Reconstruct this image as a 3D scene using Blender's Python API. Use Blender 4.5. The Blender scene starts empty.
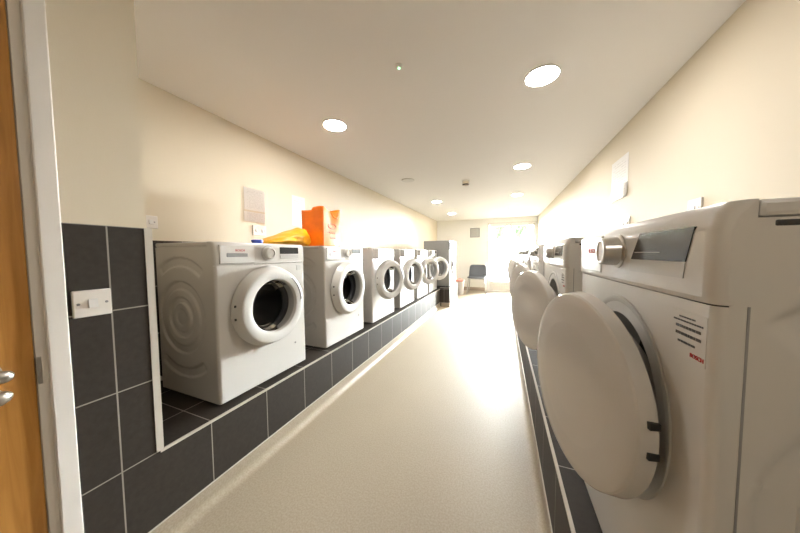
import bpy, bmesh, math, random
from mathutils import Vector, Matrix, Euler
PI = math.pi
random.seed(4)
scene = bpy.context.scene
COL = scene.collection

# ------------------------------------------------------------------ camera
cam_data = bpy.data.cameras.new('camera')
cam_data.sensor_width = 36.0
cam_data.lens = 255.134 / 800 * 36.0
cam_data.clip_start = 0.02
cam = bpy.data.objects.new('camera', cam_data)
COL.objects.link(cam)
cam.matrix_world = (Matrix.Translation((1.2396, -0.5394, 1.1409)) @ Matrix.Rotation(0.38239, 4, 'Z')
                    @ Matrix.Rotation(-0.05109, 4, 'X') @ Matrix.Rotation(0.0066, 4, 'Y') @ Matrix.Rotation(PI/2, 4, 'X'))
scene.camera = cam

# ------------------------------------------------------------------ world, exposure
scene.view_settings.view_transform = 'Standard'
scene.view_settings.look = 'None'
scene.view_settings.gamma = 1.0
scene.view_settings.use_curve_mapping = False
scene.view_settings.exposure = -0.06
world = bpy.data.worlds.new('daylight'); scene.world = world
world.use_nodes = True
wnt = world.node_tree; bg = wnt.nodes['Background']
# overcast sky: soft light all round, a wide glare of veiled sun low beyond the glazed door (+y)
wtc = wnt.nodes.new('ShaderNodeTexCoord'); wsp = wnt.nodes.new('ShaderNodeSeparateXYZ'); wnt.links.new(wtc.outputs['Generated'], wsp.inputs[0])
wr = wnt.nodes.new('ShaderNodeMapRange'); wr.interpolation_type = 'SMOOTHSTEP'
wr.inputs['From Min'].default_value = .55; wr.inputs['From Max'].default_value = .92
wr.inputs['To Min'].default_value = 12.0; wr.inputs['To Max'].default_value = 620.0
wnt.links.new(wsp.outputs['Y'], wr.inputs['Value']); wnt.links.new(wr.outputs['Result'], bg.inputs[1])
bg.inputs[0].default_value = (0.95, 0.98, 1.0, 1)
LAMP = 165.0                      # radiance of the ceiling downlights

# ------------------------------------------------------------------ dimensions
H0 = 0.378                         # top of the tiled plinths
XL, XR = -0.71, 2.14               # left and right walls
YB, YF = -1.6, 7.5                 # wall behind the camera, far wall
ZC = 2.155
XP = 1.428                         # front of the right plinth
JY, PY, PZ = -0.108, 0.296, 0.2875 # tile grid
TT = H0 + 3*PZ                     # top of the wall tiling
COVE = 0.088

# ------------------------------------------------------------------ materials
def mat(name, col, rough=0.5, metal=0.0, spec=0.5, coat=0.0, noise=None, bump=None):
    m = bpy.data.materials.new(name); m.use_nodes = True
    nt = m.node_tree; b = nt.nodes['Principled BSDF']
    b.inputs['Base Color'].default_value = (*col, 1)
    b.inputs['Roughness'].default_value = rough
    b.inputs['Metallic'].default_value = metal
    b.inputs['Specular IOR Level'].default_value = spec
    b.inputs['Coat Weight'].default_value = coat
    if noise or bump:
        tc = nt.nodes.new('ShaderNodeTexCoord')
        if noise:
            sc, amt = noise
            n = nt.nodes.new('ShaderNodeTexNoise'); n.inputs['Scale'].default_value = sc; n.inputs['Detail'].default_value = 4
            nt.links.new(tc.outputs['Object'], n.inputs['Vector'])
            r = nt.nodes.new('ShaderNodeValToRGB')
            r.color_ramp.elements[0].position = .3; r.color_ramp.elements[1].position = .7
            r.color_ramp.elements[0].color = (*[c*(1-amt) for c in col], 1)
            r.color_ramp.elements[1].color = (*[min(1, c*(1+amt)) for c in col], 1)
            nt.links.new(n.outputs['Fac'], r.inputs[0]); nt.links.new(r.outputs[0], b.inputs['Base Color'])
        if bump:
            sc, st = bump
            n2 = nt.nodes.new('ShaderNodeTexNoise'); n2.inputs['Scale'].default_value = sc
            nt.links.new(tc.outputs['Object'], n2.inputs['Vector'])
            bp = nt.nodes.new('ShaderNodeBump'); bp.inputs['Strength'].default_value = st; bp.inputs['Distance'].default_value = .002
            nt.links.new(n2.outputs['Fac'], bp.inputs['Height']); nt.links.new(bp.outputs[0], b.inputs['Normal'])
    return m

def emit_mat(name, col, s):
    m = bpy.data.materials.new(name); m.use_nodes = True
    b = m.node_tree.nodes['Principled BSDF']
    b.inputs['Base Color'].default_value = (.9, .9, .9, 1)
    b.inputs['Emission Color'].default_value = (*col, 1); b.inputs['Emission Strength'].default_value = s
    return m

def glass_mat(name, tint, rough=.02, ior=1.45):
    m = bpy.data.materials.new(name); m.use_nodes = True
    nt = m.node_tree; out = nt.nodes['Material Output']; nt.nodes.remove(nt.nodes['Principled BSDF'])
    t = nt.nodes.new('ShaderNodeBsdfTransparent'); t.inputs[0].default_value = (*tint, 1)
    g = nt.nodes.new('ShaderNodeBsdfGlossy'); g.inputs['Roughness'].default_value = rough
    f = nt.nodes.new('ShaderNodeFresnel'); f.inputs[0].default_value = ior
    x = nt.nodes.new('ShaderNodeMixShader')
    nt.links.new(f.outputs[0], x.inputs[0]); nt.links.new(t.outputs[0], x.inputs[1]); nt.links.new(g.outputs[0], x.inputs[2])
    nt.links.new(x.outputs[0], out.inputs[0])
    return m

def tile_mat():
    m = bpy.data.materials.new('charcoal_tile'); m.use_nodes = True
    nt = m.node_tree; b = nt.nodes['Principled BSDF']; L = nt.links.new
    geo = nt.nodes.new('ShaderNodeNewGeometry')
    sp = nt.nodes.new('ShaderNodeSeparateXYZ'); L(geo.outputs['Position'], sp.inputs[0])
    sn = nt.nodes.new('ShaderNodeSeparateXYZ'); L(geo.outputs['True Normal'], sn.inputs[0])
    def M(op, a, bb=None):
        n = nt.nodes.new('ShaderNodeMath'); n.operation = op
        for i, v in enumerate((a, bb)):
            if v is None: continue
            if isinstance(v, (int, float)): n.inputs[i].default_value = v
            else: L(v, n.inputs[i])
        return n.outputs[0]
    tot = None
    for ax, off, p in ((0, -0.2, PY), (1, JY, PY), (2, H0, PZ)):
        t = M('DIVIDE', M('SUBTRACT', sp.outputs[ax], off - 20*p), p)
        fr = M('FRACT', t)
        d = M('MULTIPLY', M('MINIMUM', fr, M('SUBTRACT', 1.0, fr)), p)
        k = M('MULTIPLY', M('LESS_THAN', d, 0.0022), M('LESS_THAN', M('ABSOLUTE', sn.outputs[ax]), 0.5))
        tot = k if tot is None else M('MAXIMUM', tot, k)
    n = nt.nodes.new('ShaderNodeTexNoise'); n.inputs['Scale'].default_value = 60; n.inputs['Detail'].default_value = 5
    L(geo.outputs['Position'], n.inputs['Vector'])
    r = nt.nodes.new('ShaderNodeValToRGB')
    r.color_ramp.elements[0].color = (.029, .024, .0205, 1); r.color_ramp.elements[1].color = (.050, .042, .036, 1)
    L(n.outputs['Fac'], r.inputs[0])
    mx = nt.nodes.new('ShaderNodeMix'); mx.data_type = 'RGBA'
    L(tot, mx.inputs['Factor']); L(r.outputs[0], mx.inputs['A']); mx.inputs['B'].default_value = (.30, .27, .24, 1)
    L(mx.outputs['Result'], b.inputs['Base Color'])
    b.inputs['Roughness'].default_value = .55
    b.inputs['Specular IOR Level'].default_value = .12
    bp = nt.nodes.new('ShaderNodeBump'); bp.inputs['Strength'].default_value = .4; bp.inputs['Distance'].default_value = .002
    L(M('SUBTRACT', 1.0, tot), bp.inputs['Height']); L(bp.outputs[0], b.inputs['Normal'])
    return m

def wood_mat():
    m = bpy.data.materials.new('oak_veneer'); m.use_nodes = True
    nt = m.node_tree; b = nt.nodes['Principled BSDF']; L = nt.links.new
    tc = nt.nodes.new('ShaderNodeTexCoord'); mp = nt.nodes.new('ShaderNodeMapping')
    mp.inputs['Scale'].default_value = (14, 14, .9)
    L(tc.outputs['Object'], mp.inputs[0])
    n = nt.nodes.new('ShaderNodeTexNoise'); n.inputs['Scale'].default_value = 3.5; n.inputs['Detail'].default_value = 8; n.inputs['Distortion'].default_value = .6
    L(mp.outputs[0], n.inputs['Vector'])
    r = nt.nodes.new('ShaderNodeValToRGB')
    r.color_ramp.elements[0].position = .3; r.color_ramp.elements[1].position = .72
    r.color_ramp.elements[0].color = (.34, .145, .027, 1); r.color_ramp.elements[1].color = (.52, .255, .062, 1)
    L(n.outputs['Fac'], r.inputs[0]); L(r.outputs[0], b.inputs['Base Color'])
    b.inputs['Roughness'].default_value = .38
    return m

def paper_mat(name, ink, lines, axis_scale=1.0):
    """white sheet with rows of small grey print"""
    m = bpy.data.materials.new(name); m.use_nodes = True
    nt = m.node_tree; b = nt.nodes['Principled BSDF']; L = nt.links.new
    tc = nt.nodes.new('ShaderNodeTexCoord'); sp = nt.nodes.new('ShaderNodeSeparateXYZ'); L(tc.outputs['Generated'], sp.inputs[0])
    def M(op, a, bb=None):
        n = nt.nodes.new('ShaderNodeMath'); n.operation = op
        for i, v in enumerate((a, bb)):
            if v is None: continue
            if isinstance(v, (int, float)): n.inputs[i].default_value = v
            else: L(v, n.inputs[i])
        return n.outputs[0]
    row = M('LESS_THAN', M('FRACT', M('MULTIPLY', sp.outputs[2], lines)), .38)
    inx = M('LESS_THAN', M('ABSOLUTE', M('SUBTRACT', sp.outputs[1], .5)), .38)
    iny = M('LESS_THAN', M('ABSOLUTE', M('SUBTRACT', sp.outputs[2], .5)), .42)
    nz = nt.nodes.new('ShaderNodeTexNoise'); nz.inputs['Scale'].default_value = 14; L(tc.outputs['Generated'], nz.inputs['Vector'])
    k = M('MULTIPLY', M('MULTIPLY', row, M('MULTIPLY', inx, iny)), M('GREATER_THAN', nz.outputs['Fac'], .46))
    mx = nt.nodes.new('ShaderNodeMix'); mx.data_type = 'RGBA'; L(k, mx.inputs['Factor'])
    mx.inputs['A'].default_value = (.76, .74, .71, 1); mx.inputs['B'].default_value = (*ink, 1)
    L(mx.outputs['Result'], b.inputs['Base Color']); b.inputs['Roughness'].default_value = .35
    return m

def floor_mat():
    m = mat('speckled_vinyl', (.50, .46, .41), .48, bump=(250, .05))
    nt = m.node_tree; b = nt.nodes['Principled BSDF']; L = nt.links.new
    geo = nt.nodes.new('ShaderNodeNewGeometry')
    n1 = nt.nodes.new('ShaderNodeTexNoise'); n1.inputs['Scale'].default_value = 130; n1.inputs['Detail'].default_value = 3
    n2 = nt.nodes.new('ShaderNodeTexNoise'); n2.inputs['Scale'].default_value = 2.2; n2.inputs['Detail'].default_value = 4
    L(geo.outputs['Position'], n1.inputs['Vector']); L(geo.outputs['Position'], n2.inputs['Vector'])
    r = nt.nodes.new('ShaderNodeValToRGB')
    r.color_ramp.elements[0].position = .35; r.color_ramp.elements[1].position = .65
    r.color_ramp.elements[0].color = (.32, .265, .195, 1); r.color_ramp.elements[1].color = (.395, .335, .255, 1)
    L(n1.outputs['Fac'], r.inputs[0])
    r2 = nt.nodes.new('ShaderNodeValToRGB')
    r2.color_ramp.elements[0].color = (.93, .93, .93, 1); r2.color_ramp.elements[1].color = (1.04, 1.03, 1.02, 1)
    L(n2.outputs['Fac'], r2.inputs[0])
    mx = nt.nodes.new('ShaderNodeMix'); mx.data_type = 'RGBA'; mx.blend_type = 'MULTIPLY'; mx.inputs['Factor'].default_value = 1
    L(r.outputs[0], mx.inputs['A']); L(r2.outputs[0], mx.inputs['B']); L(mx.outputs['Result'], b.inputs['Base Color'])
    return m

M_TILE = tile_mat(); M_WOOD = wood_mat(); M_FLOOR = floor_mat()
M_WALL = mat('cream_paint', (.70, .62, .485), .75, bump=(180, .06))
M_CEIL = mat('white_ceiling_paint', (.92, .905, .88), .8)
M_GLOSSW = mat('white_gloss_paint', (.76, .72, .67), .35)
M_TRIM = mat('pale_edge_trim', (.55, .51, .45), .35)
M_ENAMEL = mat('white_enamel', (.66, .64, .61), .28, coat=.3)
M_PLASTIC = mat('white_plastic', (.70, .69, .665), .3)
M_DRYERDOOR = mat('white_gloss_plastic', (.60, .57, .53), .12)
M_GREYP = mat('grey_plastic', (.30, .30, .30), .4)
M_PALEGREY = mat('pale_grey_plastic', (.55, .54, .52), .35)
M_BLACK = mat('black_plastic', (.02, .02, .02), .4)
M_RUBBER = mat('grey_rubber', (.12, .12, .125), .6)
M_SCREEN = mat('dark_display_glass', (.03, .029, .03), .22, spec=.3)
M_CHROME = mat('brushed_steel', (.62, .60, .57), .28, metal=1.0)
M_DRUM = mat('drum_steel', (.16, .16, .165), .45, metal=.8)
M_RED = mat('red_print', (.55, .03, .03), .4)
M_INK = mat('dark_print', (.06, .06, .06), .5)
M_BLUEINK = mat('blue_print', (.10, .16, .42), .5)
M_GLASS = glass_mat('clear_glass', (.96, .98, .97))
M_DARKGLASS = glass_mat('washer_door_glass', (.70, .71, .73), .03, 1.22)
M_ORANGE = mat('orange_plastic_bag', (.95, .20, .006), .35, noise=(9, .12))
M_YELLOW = mat('yellow_plastic_bag', (.95, .46, .012), .35, noise=(9, .12))
M_BAGPRINT = mat('brown_bag_print', (.22, .05, .01), .5)
M_BLUE = mat('blue_plastic', (.02, .06, .42), .3)
M_STEELGREY = mat('grey_painted_steel', (.24, .235, .225), .4)
M_CHAIR = mat('charcoal_plastic_shell', (.055, .06, .072), .45)
M_LEGM = mat('grey_tube_steel', (.42, .41, .40), .3, metal=.7)
M_PINK = mat('coral_plastic', (.78, .33, .27), .4)
M_BINW = mat('white_bin_plastic', (.80, .77, .75), .4)
M_VENT = mat('grey_vent_plastic', (.27, .27, .255), .5)
M_BEIGE = mat('aged_beige_plastic', (.66, .58, .47), .45)
M_LAMP = emit_mat('downlight_diffuser', (1.0, .955, .90), LAMP)
M_LAMPOFF = mat('unlit_diffuser', (.80, .79, .77), .4)
M_GREENLED = emit_mat('green_indicator', (.25, 1.0, .45), 6)
M_PAPER = paper_mat('printed_notice', (.62, .60, .57), 16)
M_PAPER2 = paper_mat('printed_rota', (.58, .56, .55), 9)
M_SLEEVE = glass_mat('plastic_sleeve', (.97, .96, .95), .35, 1.25)
M_PAVE = mat('pale_paving', (.55, .53, .50), .8, noise=(2, .1))
M_RENDER = mat('white_render', (.80, .79, .77), .8)
M_LEAF = mat('leaf_green', (.14, .25, .11), .5, noise=(1.5, .35))
M_BARK = mat('bark', (.12, .08, .05), .8)

# ------------------------------------------------------------------ geometry helpers
def BM(): return bmesh.new()

def box(bm, x0, x1, y0, y1, z0, z1, bev=0.0, seg=2):
    r = bmesh.ops.create_cube(bm, size=1.0)
    vs = r['verts']
    for v in vs:
        v.co = Vector((x0 + (v.co.x+.5)*(x1-x0), y0 + (v.co.y+.5)*(y1-y0), z0 + (v.co.z+.5)*(z1-z0)))
    if bev > 0:
        es = list({e for v in vs for e in v.link_edges})
        bmesh.ops.bevel(bm, geom=es, offset=bev, segments=seg, profile=.5, affect='EDGES')

def lathe(bm, prof, c=(0, 0, 0), axis='z', seg=48, a0=0, a1=2*PI):
    """prof: list of (radius, height along axis). axis 'z' or 'y'."""
    full = abs(a1-a0-2*PI) < 1e-6
    n = seg if full else seg+1
    rings = []
    for r, h in prof:
        if r < 1e-6:
            p = (0, 0, h) if axis == 'z' else (0, h, 0)
            rings.append([bm.verts.new(Vector(p)+Vector(c))]); continue
        ring = []
        for i in range(n):
            a = a0 + (a1-a0)*i/seg
            p = (r*math.cos(a), r*math.sin(a), h) if axis == 'z' else (r*math.cos(a), h, r*math.sin(a))
            ring.append(bm.verts.new(Vector(p)+Vector(c)))
        rings.append(ring)
    for A, B in zip(rings, rings[1:]):
        m = seg
        for i in range(m):
            j = (i+1) % n
            try:
                if len(A) == 1 and len(B) == 1: continue
                if len(A) == 1: bm.faces.new((A[0], B[i], B[j]))
                elif len(B) == 1: bm.faces.new((A[i], B[0], A[j]))
                else: bm.faces.new((A[i], B[i], B[j], A[j]))
            except ValueError: pass

def tube(bm, pts, r, seg=10, smooth=0, cap=True):
    P = [Vector(p) for p in pts]
    for _ in range(smooth):
        Q = [P[0]]
        for a, b in zip(P, P[1:]): Q += [a*.75+b*.25, a*.25+b*.75]
        P = Q + [P[-1]]
    rings = []; up = None
    for i, p in enumerate(P):
        t = (P[min(i+1, len(P)-1)] - P[max(i-1, 0)]).normalized()
        if up is None: up = Vector((0, 0, 1)) if abs(t.z) < .9 else Vector((1, 0, 0))
        u = (up - t*up.dot(t)).normalized(); w = t.cross(u); up = u
        rr = r
        if isinstance(r, list):
            q = i/(len(P)-1)*(len(r)-1); k0 = min(int(q), len(r)-2); rr = r[k0]+(r[k0+1]-r[k0])*(q-k0)
        rings.append([bm.verts.new(p + (u*math.cos(2*PI*k/seg)+w*math.sin(2*PI*k/seg))*rr) for k in range(seg)])
    for A, B in zip(rings, rings[1:]):
        for k in range(seg): bm.faces.new((A[k], A[(k+1) % seg], B[(k+1) % seg], B[k]))
    if cap:
        bm.faces.new(rings[0][::-1]); bm.faces.new(rings[-1])

def prism(bm, poly, y0, y1):
    """poly in (x,z), extruded along y"""
    A = [bm.verts.new((x, y0, z)) for x, z in poly]; B = [bm.verts.new((x, y1, z)) for x, z in poly]
    n = len(poly)
    bm.faces.new(A); bm.faces.new(B[::-1])
    for i in range(n): bm.faces.new((A[i], B[i], B[(i+1) % n], A[(i+1) % n]))

def obj(name, bm, m, parent=None, loc=None, ang=35):
    bmesh.ops.recalc_face_normals(bm, faces=bm.faces)
    bm.normal_update()
    lim = math.radians(ang)
    for e in bm.edges:
        if len(e.link_faces) == 2 and e.calc_face_angle(0) > lim: e.smooth = False
    for f in bm.faces:
        f.smooth = max(abs(c) for c in f.normal) < .9995 if f.calc_area() > 2e-4 else True
        f.smooth = f.smooth and any(e.smooth and len(e.link_faces) == 2 for e in f.edges)
    me = bpy.data.meshes.new(name); bm.to_mesh(me); bm.free()
    me.materials.append(m)
    o = bpy.data.objects.new(name, me); COL.objects.link(o)
    if parent: o.parent = parent
    if loc: o.location = loc
    return o

def shift(bm, v):
    for x in bm.verts: x.co += Vector(v)

def tag(o, label, cat, group=None):
    o['label'] = label; o['category'] = cat
    if group: o['group'] = group
    return o

def thing(name, label, cat, loc=(0, 0, 0), rz=0, group=None):
    o = bpy.data.objects.new(name, None); COL.objects.link(o)
    o.empty_display_size = .05
    o.location = loc; o.rotation_euler = (0, 0, rz)
    return tag(o, label, cat, group)

def struct(name, bm, m, parent=None, **k):
    o = obj(name, bm, m, parent, **k)
    if not parent: o['kind'] = 'structure'
    return o

def dup(root, loc, rz, label, group=None):
    r = root.copy(); COL.objects.link(r); r.location = loc; r.rotation_euler = (0, 0, rz); r['label'] = label
    if group: r['group'] = group
    for ch in list(root.children):
        c = ch.copy(); COL.objects.link(c); c.parent = r
        for g in list(ch.children):
            d = g.copy(); COL.objects.link(d); d.parent = c
    return r

def child(root, name):
    return [c for c in root.children if c.name.split('.')[0] == name][0]

def text_bm(s, size, depth=.0004):
    """flat lettering in the x-z plane, facing -y, centred on the origin"""
    cu = bpy.data.curves.new('lettering', 'FONT'); cu.body = s; cu.size = size; cu.extrude = depth
    cu.align_x = 'CENTER'; cu.align_y = 'CENTER'
    o = bpy.data.objects.new('lettering', cu); COL.objects.link(o)
    bpy.context.view_layer.update()
    me = bpy.data.meshes.new_from_object(o.evaluated_get(bpy.context.evaluated_depsgraph_get()))
    bpy.data.objects.remove(o); bpy.data.curves.remove(cu)
    bm = BM(); bm.from_mesh(me); bpy.data.meshes.remove(me)
    for v in bm.verts: v.co = Vector((v.co.x, -v.co.z, v.co.y))
    return bm

# ------------------------------------------------------------------ setting
b = BM(); box(b, XL-.1, XR+.1, YB-.1, YF+.1, -.1, 0); struct('floor', b, M_FLOOR)
b = BM(); box(b, XL-.1, XR+.1, YB-.1, YF+.1, ZC, ZC+.1); struct('ceiling', b, M_CEIL)
b = BM(); box(b, XL-.1, XL, -.10, YF+.1, 0, ZC); struct('wall_left', b, M_WALL)
b = BM(); box(b, XR, XR+.1, YB-.1, YF+.1, 0, ZC); struct('wall_right', b, M_WALL)
b = BM(); box(b, -.14, XR, YB-.1, YB, 0, ZC); struct('wall_back', b, M_WALL)
DX0, DX1, DZ = .82, 2.14, 2.03
b = BM(); box(b, XL, DX0, YF, YF+.1, 0, ZC); box(b, DX1, XR, YF, YF+.1, 0, ZC); box(b, DX0, DX1, YF, YF+.1, DZ, ZC)
struct('wall_far', b, mat('glow_whitened_paint', (.90, .885, .84), .75))  # wall colour whitened to carry the bright glow of the far end
# entrance wall: doorway, then the tiled pier that ends at y = 0
OY0, OY1 = -1.12, -.285
b = BM()
box(b, -.14, 0, YB, OY0, 0, ZC); box(b, -.14, 0, OY0, OY1, 2.05, ZC); box(b, -.14, 0, OY1, 0, 0, ZC)
box(b, XL, -.14, -.10, 0, 0, ZC)
box(b, -.22, -.14, OY0-.1, -.10, 0, ZC)  # unseen panel behind the door, added to stop sky light leaking in
struct('wall_entrance', b, M_WALL)
b = BM(); box(b, 0, .008, -.20, .008, COVE, TT); box(b, -.14, 0, 0, .008, H0, TT)
struct('wall_tiling', b, M_TILE)
b = BM(); box(b, .006, .0105, -.012, .0105, H0, TT); struct('trim_1', b, M_TRIM)
# tiled plinths
b = BM(); box(b, XL, .008, .008, 4.8, 0, H0); struct('tiled_plinth', b, M_TILE)
b = BM(); box(b, XL, .215, 4.8, 5.82, 0, .41); struct('tiled_plinth', b, M_TILE)
b = BM(); box(b, XP, XR, YB, 5.6, 0, H0); struct('tiled_plinth', b, M_TILE)
b = BM(); box(b, XL, XL+.008, .0, 4.8, H0, TT-.012); struct('wall_tiling', b, M_TILE)
b = BM(); box(b, .002, .0115, .0, 4.8, H0-.008, H0+.0015); box(b, .209, .2185, 4.8, 5.82, .402, .4115); box(b, .01, .2185, 4.7965, 4.8, .402, .4115)
struct('trim_2', b, M_TRIM)
b = BM(); box(b, XP-.0035, XP+.006, YB, 5.6, H0-.008, H0+.0015); struct('trim_3', b, M_TRIM)
# coved vinyl skirting
def cove(sx, x):
    pts = [(x, 0), (x, COVE), (x+sx*.006, COVE)]
    for i in range(7):
        a = PI/2*i/6
        pts.append((x + sx*(.006+.034*(1-math.cos(a))), .034*(1-math.sin(a))))
    return pts
b = BM(); prism(b, cove(1, .008), -.20, 4.8); prism(b, cove(1, .215), 4.8, 5.82)
prism(b, [(XL, 0), (XL, COVE), (XL+.008, COVE), (XL+.03, 0)], 5.82, YF)
struct('baseboard_left', b, M_FLOOR)
b = BM(); box(b, .04, .22, 4.785, 4.8, 0, COVE); struct('baseboard_return', b, M_FLOOR)
b = BM(); prism(b, cove(-1, XP), YB, 5.6); struct('baseboard_right', b, M_FLOOR)
b = BM(); box(b, .006, .0125, -.20, 4.8, COVE-.006, COVE+.003); struct('trim_4', b, M_TRIM)
b = BM(); box(b, XP-.0045, XP+.002, YB, 5.6, COVE-.006, COVE+.003); struct('trim_5', b, M_TRIM)
b = BM(); box(b, XL+.02, DX0-.06, YF-.015, YF, 0, .10); struct('baseboard_far', b, mat('brown_skirting', (.36, .29, .24), .5))

# oak entrance door in its white frame
b = BM(); box(b, -.040, .004, OY0+.03, -.2670, .008, 2.02, .002)
leaf = struct('door_1', b, M_WOOD)
b = BM()
box(b, 0, .016, -.246, -.203, 0, 2.09, .004); box(b, 0, .018, OY0-.07, OY0-.01, 0, 2.09, .004); box(b, 0, .018, OY0-.07, -.203, 2.03, 2.09, .004)
box(b, -.14, .007, -.2655, -.244, 0, 2.05, .002); box(b, -.14, -.02, -.29, -.2655, 0, 2.05); box(b, -.14, 0, OY0-.01, OY0+.02, 0, 2.05); box(b, -.14, 0, OY0, -.262, 2.025, 2.05)
struct('door_frame', b, M_GLOSSW, leaf)
# the far glazed door
b = BM()
fw = .06
box(b, DX0, DX0+.05, YF+.0, YF+.08, 0, DZ, .004); box(b, DX1-.05, DX1, YF, YF+.08, 0, DZ, .004); box(b, DX0, DX1, YF, YF+.08, DZ-.05, DZ, .004)
box(b, DX0, DX1, YF+.01, YF+.08, 0, .02)
d2 = struct('door_2', b, M_GLOSSW)
xm = (DX0+DX1)/2
for k, (x0, x1) in enumerate(((DX0+.053, xm-.002), (xm+.002, DX1-.053))):
    b = BM()
    box(b, x0, x0+fw, YF+.015, YF+.065, .022, DZ-.053, .004); box(b, x1-fw, x1, YF+.015, YF+.065, .022, DZ-.053, .004)
    box(b, x0+fw, x1-fw, YF+.015, YF+.065, DZ-.053-.07, DZ-.053, .004); box(b, x0+fw, x1-fw, YF+.02, YF+.06, .022, .30, .004)
    for i in range(3): box(b, x0+fw+.04, x1-fw-.04, YF+.016, YF+.021, .07+.075*i, .115+.075*i, .002)
    lf = obj('door_leaf', b, M_GLOSSW, d2)
    b = BM(); box(b, x0+fw, x1-fw, YF+.036, YF+.044, .30, DZ-.123); obj('glass_pane', b, M_GLASS, lf)
    if k == 0:
        b = BM(); box(b, x1-.045, x1-.02, YF+.005, YF+.015, .93, 1.12, .003); tube(b, [(x1-.032, YF+.006, 1.05), (x1-.032, YF-.035, 1.05), (x1-.14, YF-.035, 1.05)], .009, 8)
        obj('handle', b, M_PLASTIC, lf)
# outside
b = BM(); box(b, -30, 30, YF+.1, 60, -.12, -.02); struct('ground', b, M_PAVE)

# lever handle and lock keep on the entrance door (parts of the door)
b = BM()
lathe(b, [(0, 0), (.026, 0), (.026, .008), (.012, .01), (.0105, .03)], (0, 0, 0), 'z', 24)
bmesh.ops.rotate(b, verts=b.verts, cent=(0, 0, 0), matrix=Matrix.Rotation(PI/2, 3, 'Y'))
shift(b, (.004, -.345, .835))
tube(b, [(.020, -.345, .835), (.040, -.345, .832), (.044, -.335, .83), (.044, -.318, .826), (.043, -.311, .823)], [.013, .016, .0165, .015, .006], 12, 1)
obj('lever_handle', b, M_CHROME, leaf)
b = BM()
lathe(b, [(0, 0), (.026, 0), (.026, .008), (.012, .01), (.012, .032)], (0, 0, 0), 'z', 24)
bmesh.ops.rotate(b, verts=b.verts, cent=(0, 0, 0), matrix=Matrix.Rotation(PI/2, 3, 'Y'))
shift(b, (.004, -.345, .77))
tube(b, [(.020, -.36, .765), (.032, -.345, .766), (.034, -.326, .772), (.032, -.312, .778)], [.014, .020, .018, .005], 12, 1)
obj('thumb_turn', b, M_CHROME, leaf)
b = BM(); box(b, -.03, .0082, -.2662, -.2555, .772, .852, .001)
obj('lock_keep', b, M_CHROME, leaf)

# ------------------------------------------------------------------ laundry machines
def stamp(y, z, cy, cz):
    def band(r, a, bb, s=.007):
        def ss(t): t = max(0, min(1, t)); return t*t*(3-2*t)
        return ss((r-a)/s+.5) * (1-ss((r-bb)/s+.5))
    dy, dz = y-cy, z-cz
    r = math.hypot(dy, dz); th = abs(math.atan2(dy, abs(dz)))
    h = band(r, .150, .192) + band(r, .078, .108) + band(r, -1, .045)*.5
    if th < .66: h += band(r, .272, .318) * min(1, (.66-th)/.06)
    return .0075*h

def body_bm(W, D, z0, zf, zt, hc, hz, hr, stampc, depth=.05):
    bm = BM(); rc = .012
    # front panel with a round opening
    x0, x1 = rc, W-rc
    angs = sorted({round(2*PI*i/72, 5) for i in range(72)} | {round(math.atan2(zz-hz, xx-hc) % (2*PI), 5) for xx in (x0, x1) for zz in (z0, zf)})
    inn, inn2, out = [], [], []
    for a in angs:
        c, s = math.cos(a), math.sin(a)
        t = min(((x1-hc)/c if c > 1e-9 else (x0-hc)/c if c < -1e-9 else 9), ((zf-hz)/s if s > 1e-9 else (z0-hz)/s if s < -1e-9 else 9))
        inn.append(bm.verts.new((hc+hr*c, 0, hz+hr*s))); inn2.append(bm.verts.new((hc+(hr-.006)*c, depth, hz+(hr-.006)*s)))
        out.append(bm.verts.new((hc+t*c, 0, hz+t*s)))
    n = len(angs)
    for i in range(n):
        j = (i+1) % n
        bm.faces.new((out[i], out[j], inn[j], inn[i])); bm.faces.new((inn[i], inn[j], inn2[j], inn2[i]))
    for sgn in (0, 1):
        X = lambda v: v if sgn == 0 else W-v
        prev = None
        for k in range(6):
            a = PI/2*k/5
            p = (X(rc*(1-math.sin(a))), rc*(1-math.cos(a)))
            cur = (bm.verts.new((p[0], p[1], z0)), bm.verts.new((p[0], p[1], zf)))
            if prev: bm.faces.new((prev[0], cur[0], cur[1], prev[1]))
            prev = cur
        ny, nz = 76, 124
        g = [[bm.verts.new((X(stamp(rc+(D-rc)*i/ny, z0+(zt-z0)*k/nz, *stampc)), rc+(D-rc)*i/ny, z0+(zt-z0)*k/nz)) for k in range(nz+1)] for i in range(ny+1)]
        for i in range(ny):
            for k in range(nz): bm.faces.new((g[i][k], g[i+1][k], g[i+1][k+1], g[i][k+1]))
    def quad(*p): bm.faces.new([bm.verts.new(q) for q in p])
    quad((0, D, z0), (W, D, z0), (W, D, zt), (0, D, zt))
    quad((0, rc, z0), (W, rc, z0), (W, D, z0), (0, D, z0))
    quad((0, rc, zt), (W, rc, zt), (W, D, zt), (0, D, zt))
    bmesh.ops.remove_doubles(bm, verts=bm.verts, dist=.0002)
    return bm

def feet(t, W, D, z):
    for x in (.06, W-.06):
        for y in (.05, D-.06):
            b = BM(); lathe(b, [(0, 0), (.020, 0), (.020, .008), (.012, .010), (.012, z+.004), (0, z+.004)], (x, y, 0), 'z', 16)
            obj('leg', b, M_BLACK, t)

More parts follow.
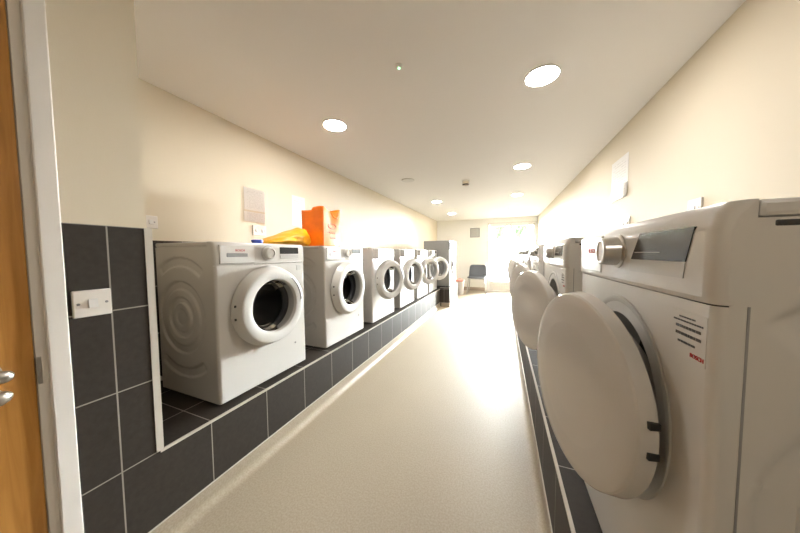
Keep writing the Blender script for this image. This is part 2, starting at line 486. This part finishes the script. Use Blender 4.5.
HT = .826
def make_washer(label):
    W, D = .598, .49
    t = thing('washing_machine', label, 'washing machine', group='front loading washing machines on the left plinth')
    hc, hz = .299, .462
    obj('body', body_bm(W, D, .014, .706, .803, hc, hz, .168, (.283, .43)), M_ENAMEL, t, ang=40)
    b = BM(); box(b, .001, W-.001, .052, D+.004, .804, HT, .006); obj('worktop', b, M_ENAMEL, t)
    # control panel
    b = BM()
    pts = [(-.001, .708), (-.003, .72), (-.002, .80), (.004, .818), (.014, HT), (.050, HT), (.050, .708)]
    A = [b.verts.new((-.001, y, z)) for y, z in pts]; B = [b.verts.new((W+.001, y, z)) for y, z in pts]
    b.faces.new(A); b.faces.new(B[::-1])
    for i in range(len(pts)): b.faces.new((A[i], B[i], B[(i+1) % len(pts)], A[(i+1) % len(pts)]))
    bmesh.ops.bevel(b, geom=[e for e in b.edges if abs(e.verts[0].co.x-e.verts[1].co.x) < 1e-6 and e.verts[0].co.y < .03 and e.verts[1].co.y < .03], offset=.010, segments=3, profile=.5, affect='EDGES')
    obj('control_panel', b, M_ENAMEL, t)
    # detergent drawer
    b = BM(); box(b, .022, .212, -.008, .20, .715, .812, .004)
    dr = obj('detergent_drawer', b, M_PLASTIC, t)
    b = BM(); box(b, .056, .172, -.0092, -.004, .749, .770, .003); obj('grip_slot', b, M_GREYP, dr)
    b = text_bm('BOSCH', .016); shift(b, (.128, -.0088, .783)); obj('lettering', b, M_RED, dr)
    b = BM()
    lathe(b, [(.041, -.0035), (.041, -.006), (.036, -.007), (.034, -.028), (.031, -.031), (.024, -.0315), (.022, -.026), (0, -.026)], (.305, 0, .768), 'y', 40)
    obj('program_dial', b, M_PLASTIC, t)
    b = BM(); lathe(b, [(.046, -.0022), (.046, -.0042), (.0405, -.0042)], (.305, 0, .768), 'y', 40); obj('dial_scale', b, M_PALEGREY, t)
    b = BM(); box(b, .392, .545, -.0046, .004, .764, .806, .002)
    ds = obj('display', b, M_SCREEN, t)
    b = BM(); box(b, .392, .545, -.0044, .004, .735, .760, .002)
    obj('button_strip', b, M_PALEGREY, t)
    b = BM(); box(b, .530, .566, -.0016, .002, .655, .687, .0005); obj('energy_sticker', b, M_PALEGREY, t)
    b = BM(); lathe(b, [(.006, .002), (.006, -.003), (0, -.004)], (.50, 0, .168), 'y', 12); obj('filter_catch', b, M_GREYP, t)
    # opening
    b = BM(); lathe(b, [(.169, -.002), (.172, -.006), (.166, -.008), (.158, .004), (.160, .03), (.150, .045), (.165, .06)], (hc, 0, hz), 'y', 56); obj('door_gasket', b, M_RUBBER, t)
    b = BM(); lathe(b, [(.150, .055), (.195, .075), (.21, .12), (.21, .36), (.19, .385), (0, .375)], (hc, 0, hz), 'y', 56)
    for k in range(3):
        a = 2*PI*k/3+.5
        n0 = len(b.verts); bb = BM(); box(bb, -.025, .025, .11, .35, -.045, .0, .012)
        bmesh.ops.transform(bb, verts=bb.verts, matrix=Matrix.Translation((hc+.205*math.cos(a), 0, hz+.205*math.sin(a))) @ Matrix.Rotation(PI/2-a, 4, 'Y'))
        me = bpy.data.meshes.new('tmp'); bb.to_mesh(me); bb.free(); b.from_mesh(me); bpy.data.meshes.remove(me)
    obj('drum', b, M_DRUM, t)
    # door, origin on its hinge line
    R_ = .229; hx = hc-R_
    b = BM()
    lathe(b, [(.150, -.004), (.224, -.002), (.231, -.005), (.233, -.012), (.2145, -.0585), (.2125, -.0620), (.209, -.0642), (.204, -.0652), (.163, -.0672), (.156, -.0645), (.151, -.056), (.148, -.040), (.150, -.004)], (R_, 0, 0), 'y', 72)
    dr_ = obj('door', b, M_PLASTIC, t, (hx, 0, hz), ang=24)
    b = BM(); lathe(b, [(.1535, -.050), (.147, -.048), (.140, -.030), (.132, .004), (.122, .035), (.095, .055), (.05, .064), (0, .066)], (R_, 0, 0), 'y', 56)
    obj('door_glass', b, M_DARKGLASS, dr_)
    b = BM()
    lathe(b, [(.190, -.0665), (.192, -.0690), (.203, -.0685), (.210, -.0655), (.2145, -.0615), (.213, -.060)], (R_, 0, 0), 'y', 20, math.radians(2), math.radians(52))
    obj('door_handle', b, M_GREYP, dr_)
    for zz in (.034, -.034):
        b = BM(); box(b, .0005, .010, -.034, -.026, zz-.006, zz+.006, .001); obj('hinge_slot', b, M_BLACK, dr_)
    feet(t, W, D, .014)
    return t

WX = -.052
washers = [(.268, 0, 0, 'white front loading washer beside the tiled pier, door shut, blue cap on top'),
           (1.088, 0, 0, 'white front loading washer with orange and yellow bags on top, door shut'),
           (1.872, 15, .06, 'white front loading washer just past the orange bag, door ajar and drawer pulled out'),
           (2.67, 16, .06, 'fourth white washer from the tiled pier, door ajar, third before the tall grey dryer'),
           (3.44, 27, .05, 'fifth white washer from the tiled pier, second before the tall grey dryer'),
           (4.17, 32, .05, 'last white washer of the row, right before the tall grey dryer, door swung open')]
w0 = make_washer(washers[0][3])
for i, (y, ang, pull, lab) in enumerate(washers):
    o = w0 if i == 0 else dup(w0, (0, 0, 0), 0, lab)
    o.location = (WX, y, H0+.001); o.rotation_euler = (0, 0, PI/2)
    child(o, 'door').rotation_euler = (0, 0, -math.radians(ang))
    child(o, 'detergent_drawer').location = (0, -pull, 0)

def make_dryer(label):
    W, D = .606, .58
    t = thing('tumble_dryer', label, 'tumble dryer', group='condenser dryers along the right wall')
    hc, hz = .320, .448
    obj('body', body_bm(W, D, .014, .690, .803, hc, hz, .172, (.24, .42), .10), M_ENAMEL, t, ang=40)
    b = BM(); box(b, .001, W-.001, .034, D+.004, .804, HT, .006); obj('worktop', b, M_ENAMEL, t)
    b = BM()
    pts = [(-.002, .692), (-.006, .70), (-.006, .79), (.000, .812), (.012, HT), (.032, HT), (.032, .692)]
    A = [b.verts.new((-.001, y, z)) for y, z in pts]; B = [b.verts.new((W+.001, y, z)) for y, z in pts]
    b.faces.new(A); b.faces.new(B[::-1])
    for i in range(len(pts)): b.faces.new((A[i], B[i], B[(i+1) % len(pts)], A[(i+1) % len(pts)]))
    bmesh.ops.bevel(b, geom=[e for e in b.edges if abs(e.verts[0].co.x-e.verts[1].co.x) < 1e-6 and e.verts[0].co.y < .02 and e.verts[1].co.y < .02], offset=.016, segments=4, profile=.5, affect='EDGES')
    obj('control_panel', b, M_ENAMEL, t)
    b = BM(); box(b, .018, .212, -.0085, .15, .705, .806, .004); dw = obj('water_container', b, M_PLASTIC, t)
    b = text_bm('BOSCH', .019); shift(b, (.135, -.0092, .765)); obj('lettering', b, M_RED, dw)
    b = BM()
    lathe(b, [(.039, -.006), (.039, -.009), (.033, -.011), (.031, -.040), (.028, -.043), (.024, -.043), (.022, -.040), (0, -.040)], (.318, 0, .764), 'y', 40)
    obj('program_dial', b, M_CHROME, t)
    # slanted dark display with a silver strip below it
    def slant(x0t, x1t, x0b, x1b, zt, zb, y):
        b = BM()
        F = [b.verts.new(p) for p in ((x0t, y, zt), (x1t, y, zt), (x1b, y, zb), (x0b, y, zb))]
        Bk = [b.verts.new((v.co.x, 0, v.co.z)) for v in F]
        b.faces.new(F); b.faces.new(Bk[::-1])
        for i in range(4): b.faces.new((F[i], Bk[i], Bk[(i+1) % 4], F[(i+1) % 4]))
        return b
    ds = obj('display', slant(.418, .572, .384, .556, .797, .747, -.0075), M_SCREEN, t)
    b = BM(); box(b, .40, .49, -.0078, -.007, .7605, .7615); obj('indicator_line', b, M_PALEGREY, ds)
    obj('button_strip', slant(.383, .555, .378, .552, .745, .722, -.0072), M_PALEGREY, t)
    # sticker with print beside the door
    b = BM(); box(b, .521, .594, -.0008, .001, .602, .672, .0003); st = obj('instruction_sticker', b, M_ENAMEL, t)
    b = BM()
    for z, x0, x1, h in ((.663, .537, .572, .0022), (.657, .524, .588, .0024), (.648, .530, .584, .0040), (.637, .530, .585, .0042), (.625, .536, .574, .0030)):
        x = x0
        while x < x1:
            w = random.uniform(.003, .008); box(b, x, min(x+w, x1), -.0016, -.0010, z-h/2, z+h/2); x += w+.0016
    obj('print', b, M_INK, st)
    b = text_bm('BOSCH', .0085); shift(b, (.578, -.0012, .611)); obj('red_lettering', b, M_RED, st)
    b = BM(); box(b, W-.002, W+.0006, .0285, .0310, .02, .692); obj('side_seam', b, M_GREYP, t)
    # side grip slot, maker's plate line
    b = BM(); box(b, W-.003, W+.0012, .047, .085, .792, .800, .002); obj('side_slot', b, M_BLACK, t)
    b = BM(); box(b, W-.001, W+.0008, .068, .095, .777, .783); obj('side_print', b, M_BLUEINK, t)
    # opening
    b = BM(); lathe(b, [(.212, .001), (.211, -.0025), (.205, -.0035), (.198, -.001), (.185, .012), (.172, .06)], (hc, 0, hz), 'y', 64); obj('door_surround', b, M_PALEGREY, t)
    b = BM(); lathe(b, [(.166, .09), (.21, .11), (.225, .15), (.225, .45), (0, .47)], (hc, 0, hz), 'y', 48); obj('drum', b, M_DRUM, t)
    # door, hinged on the right
    R_ = .217; hx = hc+R_
    b = BM()
    lathe(b, [(0, -.0450), (.08, -.0446), (.14, -.0432), (.185, -.0405), (.205, -.0380), (.2095, -.0360), (.2125, -.0325), (.2168, -.011), (R_, -.009), (.214, -.007), (.208, -.005), (.170, -.005), (.160, .02), (.150, .05), (0, .058)], (-R_, 0, 0), 'y', 96)
    dd = obj('door', b, M_DRYERDOOR, t, (hx, -.010, hz), ang=24)
    b = BM()
    lathe(b, [(.212, -.034), (.224, -.030), (.228, -.022), (.226, -.012), (.215, -.010)], (-R_, 0, 0), 'y', 24, PI-.24, PI+.24)
    obj('door_handle', b, M_DRYERDOOR, dd)
    for zz in (.031, -.020):
        b = BM(); box(b, -.008, .0014, -.024, -.008, zz-.006, zz+.006, .001); obj('hinge_slot', b, M_BLACK, dd)
    b = BM(); lathe(b, [(.172, -.004), (.172, .002), (.160, .004)], (-R_, 0, 0), 'y', 64); obj('door_seal', b, M_RUBBER, dd)
    feet(t, W, D, .014)
    return t

DX = 1.497
dryers = [(.523, 14, 'large white tumble dryer nearest the camera, its printed sticker showing beside the round door'),
          (1.37, 22, 'second white tumble dryer from the camera on the right, round door ajar'),
          (2.25, 20, 'third white tumble dryer from the camera on the right, behind the second round door'),
          (3.10, 17, 'fourth white tumble dryer from the camera on the right'),
          (3.95, 17, 'fifth white tumble dryer from the camera, second last towards the bright glazed door'),
          (4.80, 17, 'farthest white tumble dryer on the right, closest to the bright glazed door')]
d0 = make_dryer(dryers[0][2])
for i, (y, ang, lab) in enumerate(dryers):
    o = d0 if i == 0 else dup(d0, (0, 0, 0), 0, lab)
    o.location = (DX, y, H0+.001); o.rotation_euler = (0, 0, -PI/2)
    child(o, 'door').rotation_euler = (0, 0, math.radians(ang))

# grey industrial dryer at the end of the washers
t = thing('industrial_dryer', 'tall grey steel dryer on the raised plinth at the end of the washers', 'tumble dryer', (-.075, 5.19, .411))
hw = .36
b = BM(); box(b, -.285, .262, -hw, hw, .03, .995, .006); obj('cabinet', b, M_STEELGREY, t)
b = BM(); box(b, .262, .288, -hw+.004, hw-.004, .03, .992, .005); fp = obj('front_panel', b, M_PLASTIC, t)
b = BM(); box(b, .262, .2945, -hw+.002, -hw+.16, .80, .965, .003); obj('control_box', b, M_BLACK, t)
b = BM(); box(b, .288, .292, -hw+.20, hw-.04, .84, .95, .002); obj('control_strip', b, M_PALEGREY, t)
b = BM(); lathe(b, [(.150, 0), (.235, 0), (.240, -.012), (.232, -.030), (.170, -.034), (.155, -.02), (.150, 0)], (0, 0, 0), 'y', 48)
bmesh.ops.rotate(b, verts=b.verts, cent=(0, 0, 0), matrix=Matrix.Rotation(PI/2, 3, 'Z')); shift(b, (.289, 0, .50))
dd = obj('door', b, M_PALEGREY, t)
b = BM(); lathe(b, [(.158, -.014), (.10, -.004), (0, 0)], (0, 0, 0), 'y', 40)
bmesh.ops.rotate(b, verts=b.verts, cent=(0, 0, 0), matrix=Matrix.Rotation(PI/2, 3, 'Z')); shift(b, (.289, 0, .50)); obj('door_glass', b, M_SCREEN, dd)
b = BM(); box(b, .318, .345, -.225, -.195, .44, .56, .006); obj('door_handle', b, M_BLACK, dd)
for x in (-.24, .22):
    for y in (-.3, .3):
        b = BM(); lathe(b, [(0, 0), (.022, 0), (.022, .032), (0, .032)], (x, y, 0), 'z', 14); obj('leg', b, M_BLACK, t)

# ------------------------------------------------------------------ things on the washers
ZT = H0 + .001 + HT
def quadgrid(bm, f, nu, nv):
    g = [[bm.verts.new(f(i/nu, k/nv)) for k in range(nv+1)] for i in range(nu+1)]
    for i in range(nu):
        for k in range(nv): bm.faces.new((g[i][k], g[i+1][k], g[i+1][k+1], g[i][k+1]))
# orange carrier: an open gusseted bag
t = thing('carrier_bag', 'upright orange shopping bag standing open on the second washer', 'bag', (-.315, 1.39, ZT+.002))
hx_, hy_, hb = .115, .115, .345
def bagwall(u, v):
    # u runs around the rim, v up the height
    s = u*4; k = int(s) % 4; f = s-int(s)
    cs = [(hx_, -hy_), (hx_, hy_), (-hx_, hy_), (-hx_, -hy_)]
    a, c = cs[k], cs[(k+1) % 4]
    x, y = a[0]+(c[0]-a[0])*f, a[1]+(c[1]-a[1])*f
    bul = math.sin(PI*f)
    out = [(1, 0), (0, 1), (-1, 0), (0, -1)][k]
    flare = 1 + .05*v
    crease = .004*math.sin(3*PI*f+2*k)*v*v - .014*bul*v*(1 if k in (0, 2) else .4) + .008*bul*(1-v)
    z = hb*v - (.030*bul*v**4 if k in (0, 2) else 0) + (.004*math.sin(2*PI*f+k))*v**4 - .02*v**3*(1 if x < 0 else 0)
    return Vector((x*flare+out[0]*crease, y*flare+out[1]*crease, z))
b = BM(); quadgrid(b, bagwall, 64, 24); bmesh.ops.remove_doubles(b, verts=b.verts, dist=.0005)
box(b, -hx_+.002, hx_-.002, -hy_+.002, hy_-.002, 0.0, .004)
bag = obj('bag_body', b, M_ORANGE, t, ang=60)
sm = bag.modifiers.new('thickness', 'SOLIDIFY'); sm.thickness = .0016
for s in (-1, 1):
    b = BM()
    pts = []
    for k in range(13):
        a = PI*k/12
        pts.append((s*(hx_+.006) + s*.020*math.sin(a) , -.055*math.cos(a) + .03, hb-.035 + (-.060 if s > 0 else -.05)*math.sin(a)))
    L_ = [Vector(p) for p in pts]
    for p, q in zip(L_, L_[1:]):
        w = Vector((0, 0, .016)); b.faces.new([b.verts.new(v) for v in (p, q, q+w, p+w)])
    bmesh.ops.remove_doubles(b, verts=b.verts, dist=.0003)
    h = obj('handle', b, M_ORANGE, t); sm = h.modifiers.new('thickness', 'SOLIDIFY'); sm.thickness = .002
# printed marks on the aisle side of the bag
b = BM()
def on_face(y, z):
    f = (y+hy_)/(2*hy_); v = z/hb
    return bagwall(f/4, v) + Vector((.003, 0, 0))
tube(b, [on_face(-.055+.0*i + .055*(1-math.cos(2*PI*i/24)), .185+.024*math.sin(2*PI*i/24)) for i in range(25)], .0022, 6)
tube(b, [on_face(-.06+.01*i, .120+.004*(i % 3)) for i in range(12)], .0022, 6)
tube(b, [on_face(-.03+.01*i, .075+.006*(i % 2)) for i in range(10)], .003, 6)
obj('print', b, M_BAGPRINT, bag)
# yellow bag slumped behind it
def slump(u, v):
    a = 2*PI*u; y = v
    h = (.030+.135*min(1, (y/.88))**1.0) * (1 if y < .88 else max(.25, 1-3.5*(y-.88)))
    h *= min(1, (y/.05)**.5) if y < .05 else 1
    w = .055+.09*math.sin(PI*min(1, .12+y*.8))
    if y < .03: w *= .6
    wr = 1+.05*math.sin(7*a+9*y)+.04*math.sin(23*y+3*a)
    x = w*math.cos(a)*wr; z = h*.5*(1+math.sin(a))
    z = h*.5+h*.5*math.sin(a)*(wr if math.sin(a) > 0 else 1)
    return Vector((x, (y-.5)*.44, max(z, 0)))
b = BM(); quadgrid(b, slump, 40, 36); bmesh.ops.remove_doubles(b, verts=b.verts, dist=.0004); bmesh.ops.holes_fill(b, edges=[e for e in b.edges if e.is_boundary])
o = tag(obj('carrier_bag', b, M_YELLOW, None, (-.40, 1.035, ZT+.002), ang=60), 'slumped yellow plastic bag lying behind the orange bag', 'bag')
# blue dosing cap
t = thing('dosing_cap', 'small blue plastic dosing cap on top of the nearest washer', 'cap', (-.30, .708, ZT+.001))
b = BM(); lathe(b, [(0, 0), (.030, 0), (.032, .004), (.034, .018), (.034, .030), (.031, .033), (0, .034)], (0, 0, 0), 'z', 28); obj('cap_body', b, M_BLUE, t)
b = BM(); lathe(b, [(.0338, .020), (.0365, .021), (.0365, .031), (.033, .034), (.030, .0345)], (0, 0, 0), 'z', 28); obj('rim', b, M_BLUE, t)
# hose behind the first washer
b = BM(); tube(b, [(XL+.008+.012, .15, H0+.62), (-.60, .17, H0+.60), (-.585, .19, H0+.45), (-.59, .21, H0+.25), (-.575, .22, H0+.10), (-.56, .30, H0+.035), (-.57, .45, H0+.03)], .011, 10, 2)
tag(obj('drain_hose', b, M_PALEGREY), 'thin grey hose hanging behind the washer next to the tiled pier', 'hose')

# ------------------------------------------------------------------ wall things
def plate(name, label, cat, axis, x, y, z, w, h, sgn, rocker=1, screws=True, group=None):
    """white moulded plate on a wall x = const; sgn: direction it faces"""
    t = thing(name, label, cat, (x, y, z), 0, group)
    b = BM(); box(b, 0 if sgn > 0 else -.009, .009 if sgn > 0 else 0, -w/2, w/2, -h/2, h/2, .003); obj('face_plate', b, M_GLOSSW, t)
    f = .009*sgn
    for k in range(rocker):
        yy = (k-(rocker-1)/2)*w*.45
        b = BM()
        A = [(f-.001*sgn, yy-.011, -.014), (f-.001*sgn, yy+.011, -.014), (f-.001*sgn, yy+.011, .014), (f-.001*sgn, yy-.011, .014)]
        B = [(f+.006*sgn, yy-.010, -.013), (f+.006*sgn, yy+.010, -.013), (f+.0015*sgn, yy+.010, .013), (f+.0015*sgn, yy-.010, .013)]
        VA = [b.verts.new(p) for p in A]; VB = [b.verts.new(p) for p in B]
        b.faces.new(VA[::-1]); b.faces.new(VB)
        for i in range(4): b.faces.new((VA[i], VA[(i+1) % 4], VB[(i+1) % 4], VB[i]))
        obj('rocker', b, M_PLASTIC, t)
    if screws:
        for s in (-1, 1):
            b = BM(); lathe(b, [(0, 0), (.004, 0), (.0035, .0012), (0, .0012)], (0, 0, 0), 'z', 12)
            bmesh.ops.rotate(b, verts=b.verts, cent=(0, 0, 0), matrix=Matrix.Rotation(sgn*PI/2, 3, 'Y')); shift(b, (f, s*w*.36, 0)); obj('screw', b, M_GREYP, t)
    return t
plate('light_switch', 'white light switch with one rocker on the tiled pier', 'light switch', 'x', .008, -.152, .988, .085, .085, 1)
plate('fused_switch', 'white double rocker switch on the left wall just behind the tiled pier', 'switch', 'x', XL, .30, 1.338, .12, .075, 1, 2)
plate('socket_outlet', 'white socket on the left wall under the sleeved notices', 'socket', 'x', XL, 1.06, 1.345, .13, .085, 1, 2)
plate('socket_outlet', 'white socket on the right wall above the nearest dryer', 'socket', 'x', XR, 1.22, 1.36, .10, .09, -1, 1)
plate('socket_outlet', 'white socket on the right wall under the pinned paper', 'socket', 'x', XR, 2.0, 1.37, .14, .085, -1, 2)

def sheet(name, label, x, y0, y1, z0, z1, m, sgn, sleeve=False, group=None, curl=0):
    t = thing(name, label, 'notice', (x, (y0+y1)/2, z0), 0, group)
    w, h = y1-y0, z1-z0
    b = BM()
    def fn(u, v): return Vector((sgn*(.002+curl*max(0, (1-v)-.6)**2), (u-.5)*w, v*h))
    quadgrid(b, fn, 4, 12)
    o = obj('paper', b, m, t)
    s_ = o.modifiers.new('thickness', 'SOLIDIFY'); s_.thickness = .0006
    if sleeve:
        b = BM(); quadgrid(b, lambda u, v: Vector((sgn*(.005+.0003*math.sin(9*v+2*u)), (u-.5)*(w+.015), v*(h+.012)-.006)), 10, 14)
        obj('plastic_sleeve', b, M_SLEEVE, t)
    return t
sheet('wall_notice', 'upper notice in a shiny plastic sleeve on the left wall above the first washer', XL, .93, 1.128, 1.508, 1.69, M_PAPER, 1, True)
sheet('wall_notice', 'lower notice in a shiny plastic sleeve on the left wall above a socket', XL, .925, 1.124, 1.415, 1.495, M_PAPER2, 1, True)
sheet('wall_notice', 'white printed sheet on the left wall partly hidden by the orange bag', XL, 1.44, 1.62, 1.43, 1.73, M_PAPER, 1)
sheet('wall_notice', 'white printed sheet hanging on the right wall above the dryers', XR, 2.0, 2.33, 1.58, 1.92, M_PAPER, -1, curl=.05)

t = thing('wall_vent', 'grey louvred vent high on the far wall left of the glazed door', 'vent', (.455, YF, 1.75))
b = BM(); box(b, -.14, .14, -.014, 0, -.14, .14, .004); obj('frame', b, M_VENT, t)
for k in range(8):
    b = BM(); box(b, -.115, .115, -.024, -.012, -.115+.03*k, -.098+.03*k, .002)
    bmesh.ops.rotate(b, verts=b.verts, cent=(0, -.018, -.106+.03*k), matrix=Matrix.Rotation(.4, 3, 'X')); obj('slat', b, M_PALEGREY, t)

# ------------------------------------------------------------------ ceiling things
def downlight(x, y, label, lit=True, k=1.0):
    t = thing('downlight', label, 'ceiling light', (x, y, ZC), 0, 'round ceiling downlights'); t.scale = (k, k, k)
    b = BM(); lathe(b, [(.084, .001), (.0895, .001), (.0895, -.005), (.088, -.0075), (.0845, -.008), (.084, .001)], (0, 0, 0), 'z', 48); obj('bezel', b, M_GLOSSW, t)
    b = BM(); lathe(b, [(.0850, -.0082), (.05, -.0088), (0, -.009)], (0, 0, 0), 'z', 48); obj('diffuser', b, M_LAMP if lit else M_LAMPOFF, t)
downlight(0.0, 1.185, 'lit round downlight on the left of the ceiling, above the orange bag')
downlight(1.436, 1.173, 'largest lit round downlight, on the right of the ceiling')
downlight(.010, 2.835, 'unlit round downlight on the left of the ceiling', False)
downlight(1.438, 2.82, 'second lit downlight on the right of the ceiling, past the largest one')
downlight(.025, 4.44, 'lit downlight on the left of the ceiling above the last washers')
downlight(1.46, 4.41, 'third lit downlight from the camera on the right of the ceiling')
downlight(.02, 6.06, 'added fill downlight on the left of the ceiling, nearest the far wall')  # extra pair, added to brighten the far wall
downlight(1.46, 6.04, 'added fill downlight on the right of the ceiling, nearest the glazed door')  # other lamp of the pair added for the far wall
downlight(1.75, -1.2, 'small added fill downlight near the back wall, behind the camera', True, .62)  # unseen fill lamp, added to lift the near dryer's side
t = thing('occupancy_sensor', 'small ceiling sensor with a glowing green dot', 'sensor', (.707, .79, ZC))
b = BM(); lathe(b, [(.020, 0), (.021, -.006), (.016, -.012), (0, -.014)], (0, 0, 0), 'z', 28); obj('housing', b, M_LAMPOFF, t)
b = BM(); lathe(b, [(.006, -.0125), (.005, -.0165), (0, -.0175)], (0, 0, 0), 'z', 14); obj('indicator', b, M_GREENLED, t)
t = thing('smoke_detector', 'small beige smoke detector hanging from the ceiling', 'smoke detector', (.745, 3.18, ZC))
b = BM(); lathe(b, [(.05, 0), (.052, -.012), (.048, -.016), (0, -.016)], (0, 0, 0), 'z', 28); obj('base', b, M_PLASTIC, t)
b = BM(); lathe(b, [(.042, -.016), (.044, -.050), (.036, -.062), (0, -.066)], (0, 0, 0), 'z', 28); obj('sensor_head', b, M_BEIGE, t)
b = BM(); lathe(b, [(.0445, -.050), (.0445, -.058), (.036, -.064)], (0, 0, 0), 'z', 28); obj('dark_ring', b, M_BLACK, t)

# ------------------------------------------------------------------ far end: chair and bin
t = thing('stacking_chair', 'dark grey plastic chair with metal legs against the far wall', 'chair', (.585, 6.85, 0))
t.scale = (1.1, 1.05, 1.05)
def shell(u, v):
    # v: 0 seat front -> 1 top of back
    w = .225 - .02*abs(v-.5)
    pr = [(-.23, .425), (-.20, .44), (-.05, .43), (.12, .42), (.19, .44), (.225, .50), (.245, .60), (.265, .70), (.275, .765)]
    s = v*(len(pr)-1); k = min(int(s), len(pr)-2); f = s-k
    y = pr[k][0]+(pr[k+1][0]-pr[k][0])*f; z = pr[k][1]+(pr[k+1][1]-pr[k][1])*f
    e = (2*u-1)
    if v > .6: w *= 1-.12*((v-.6)/.4)**2; y -= .03*e*e
    else: z += .018*e*e
    cr = 1 if v < .93 else math.sqrt(max(.55, 1-((v-.93)/.07)**2*.4))
    return Vector((e*w*cr, y, z))
b = BM(); quadgrid(b, shell, 14, 32)
o = obj('seat_shell', b, M_CHAIR, t, ang=60); s_ = o.modifiers.new('thickness', 'SOLIDIFY'); s_.thickness = .008; s_.offset = -1
for sx in (-1, 1):
    for y0, y1 in ((-.17, -.22), (.13, .22)):
        b = BM(); tube(b, [(sx*.19, y0, .418), (sx*.225, y1, .0)], .0125, 10); obj('leg', b, M_LEGM, t)
    b = BM(); tube(b, [(sx*.19, -.19, .415), (sx*.19, .15, .412)], .011, 10); obj('side_rail', b, M_LEGM, t)
b = BM(); tube(b, [(-.20, -.185, .414), (.20, -.185, .414)], .012, 10); obj('front_rail', b, M_LEGM, t)

t = thing('waste_bin', 'small white bin with a coral pink lid beside the raised plinth', 'bin', (.15, 6.6, 0))
b = BM(); lathe(b, [(0, 0), (.098, 0), (.103, .01), (.120, .36), (.124, .365), (.118, .36), (.10, .02), (0, .02)], (0, 0, 0), 'z', 36); obj('bucket', b, M_BINW, t)
b = BM(); lathe(b, [(.118, .362), (.132, .364), (.133, .395), (.12, .412), (.06, .424), (0, .426)], (0, 0, 0), 'z', 36); obj('lid', b, M_PINK, t)
b = BM(); box(b, -.035, .035, -.012, .012, .422, .440, .006); obj('knob', b, M_PINK, t)

# ------------------------------------------------------------------ shrubs outside the glazed door
def shrub(x, y, h, r, label, n):
    t = thing('garden_tree', label, 'tree', (x, y, -.02), 0, 'young trees outside the glazed door')
    b = BM(); tube(b, [(0, 0, 0), (.03, .02, h*.45), (0, 0, h*.8)], [.05, .04, .02], 8); obj('stem', b, M_BARK, t)
    b = BM()
    for _ in range(n):
        d = Vector((random.gauss(0, 1), random.gauss(0, 1), random.gauss(0, 1))).normalized() * random.random()**.35
        p = Vector((d.x*r, d.y*r, h*.76+d.z*h*.24))
        q = Euler((random.uniform(0, 6), random.uniform(0, 6), random.uniform(0, 6))).to_matrix()
        s = random.uniform(.05, .09)
        b.faces.new([b.verts.new(p + q @ Vector(v)) for v in ((-s, 0, 0), (0, -s*.45, .01), (s, 0, 0), (0, s*.45, .01))])
    obj('foliage', b, M_LEAF, t, ang=180)
shrub(1.05, 12.0, 3.4, .36, 'leafy green young tree outside, seen through the left pane of the glazed door', 2600)
shrub(1.90, 12.0, 3.4, .36, 'leafy green young tree outside, seen through the right pane of the glazed door', 2600)
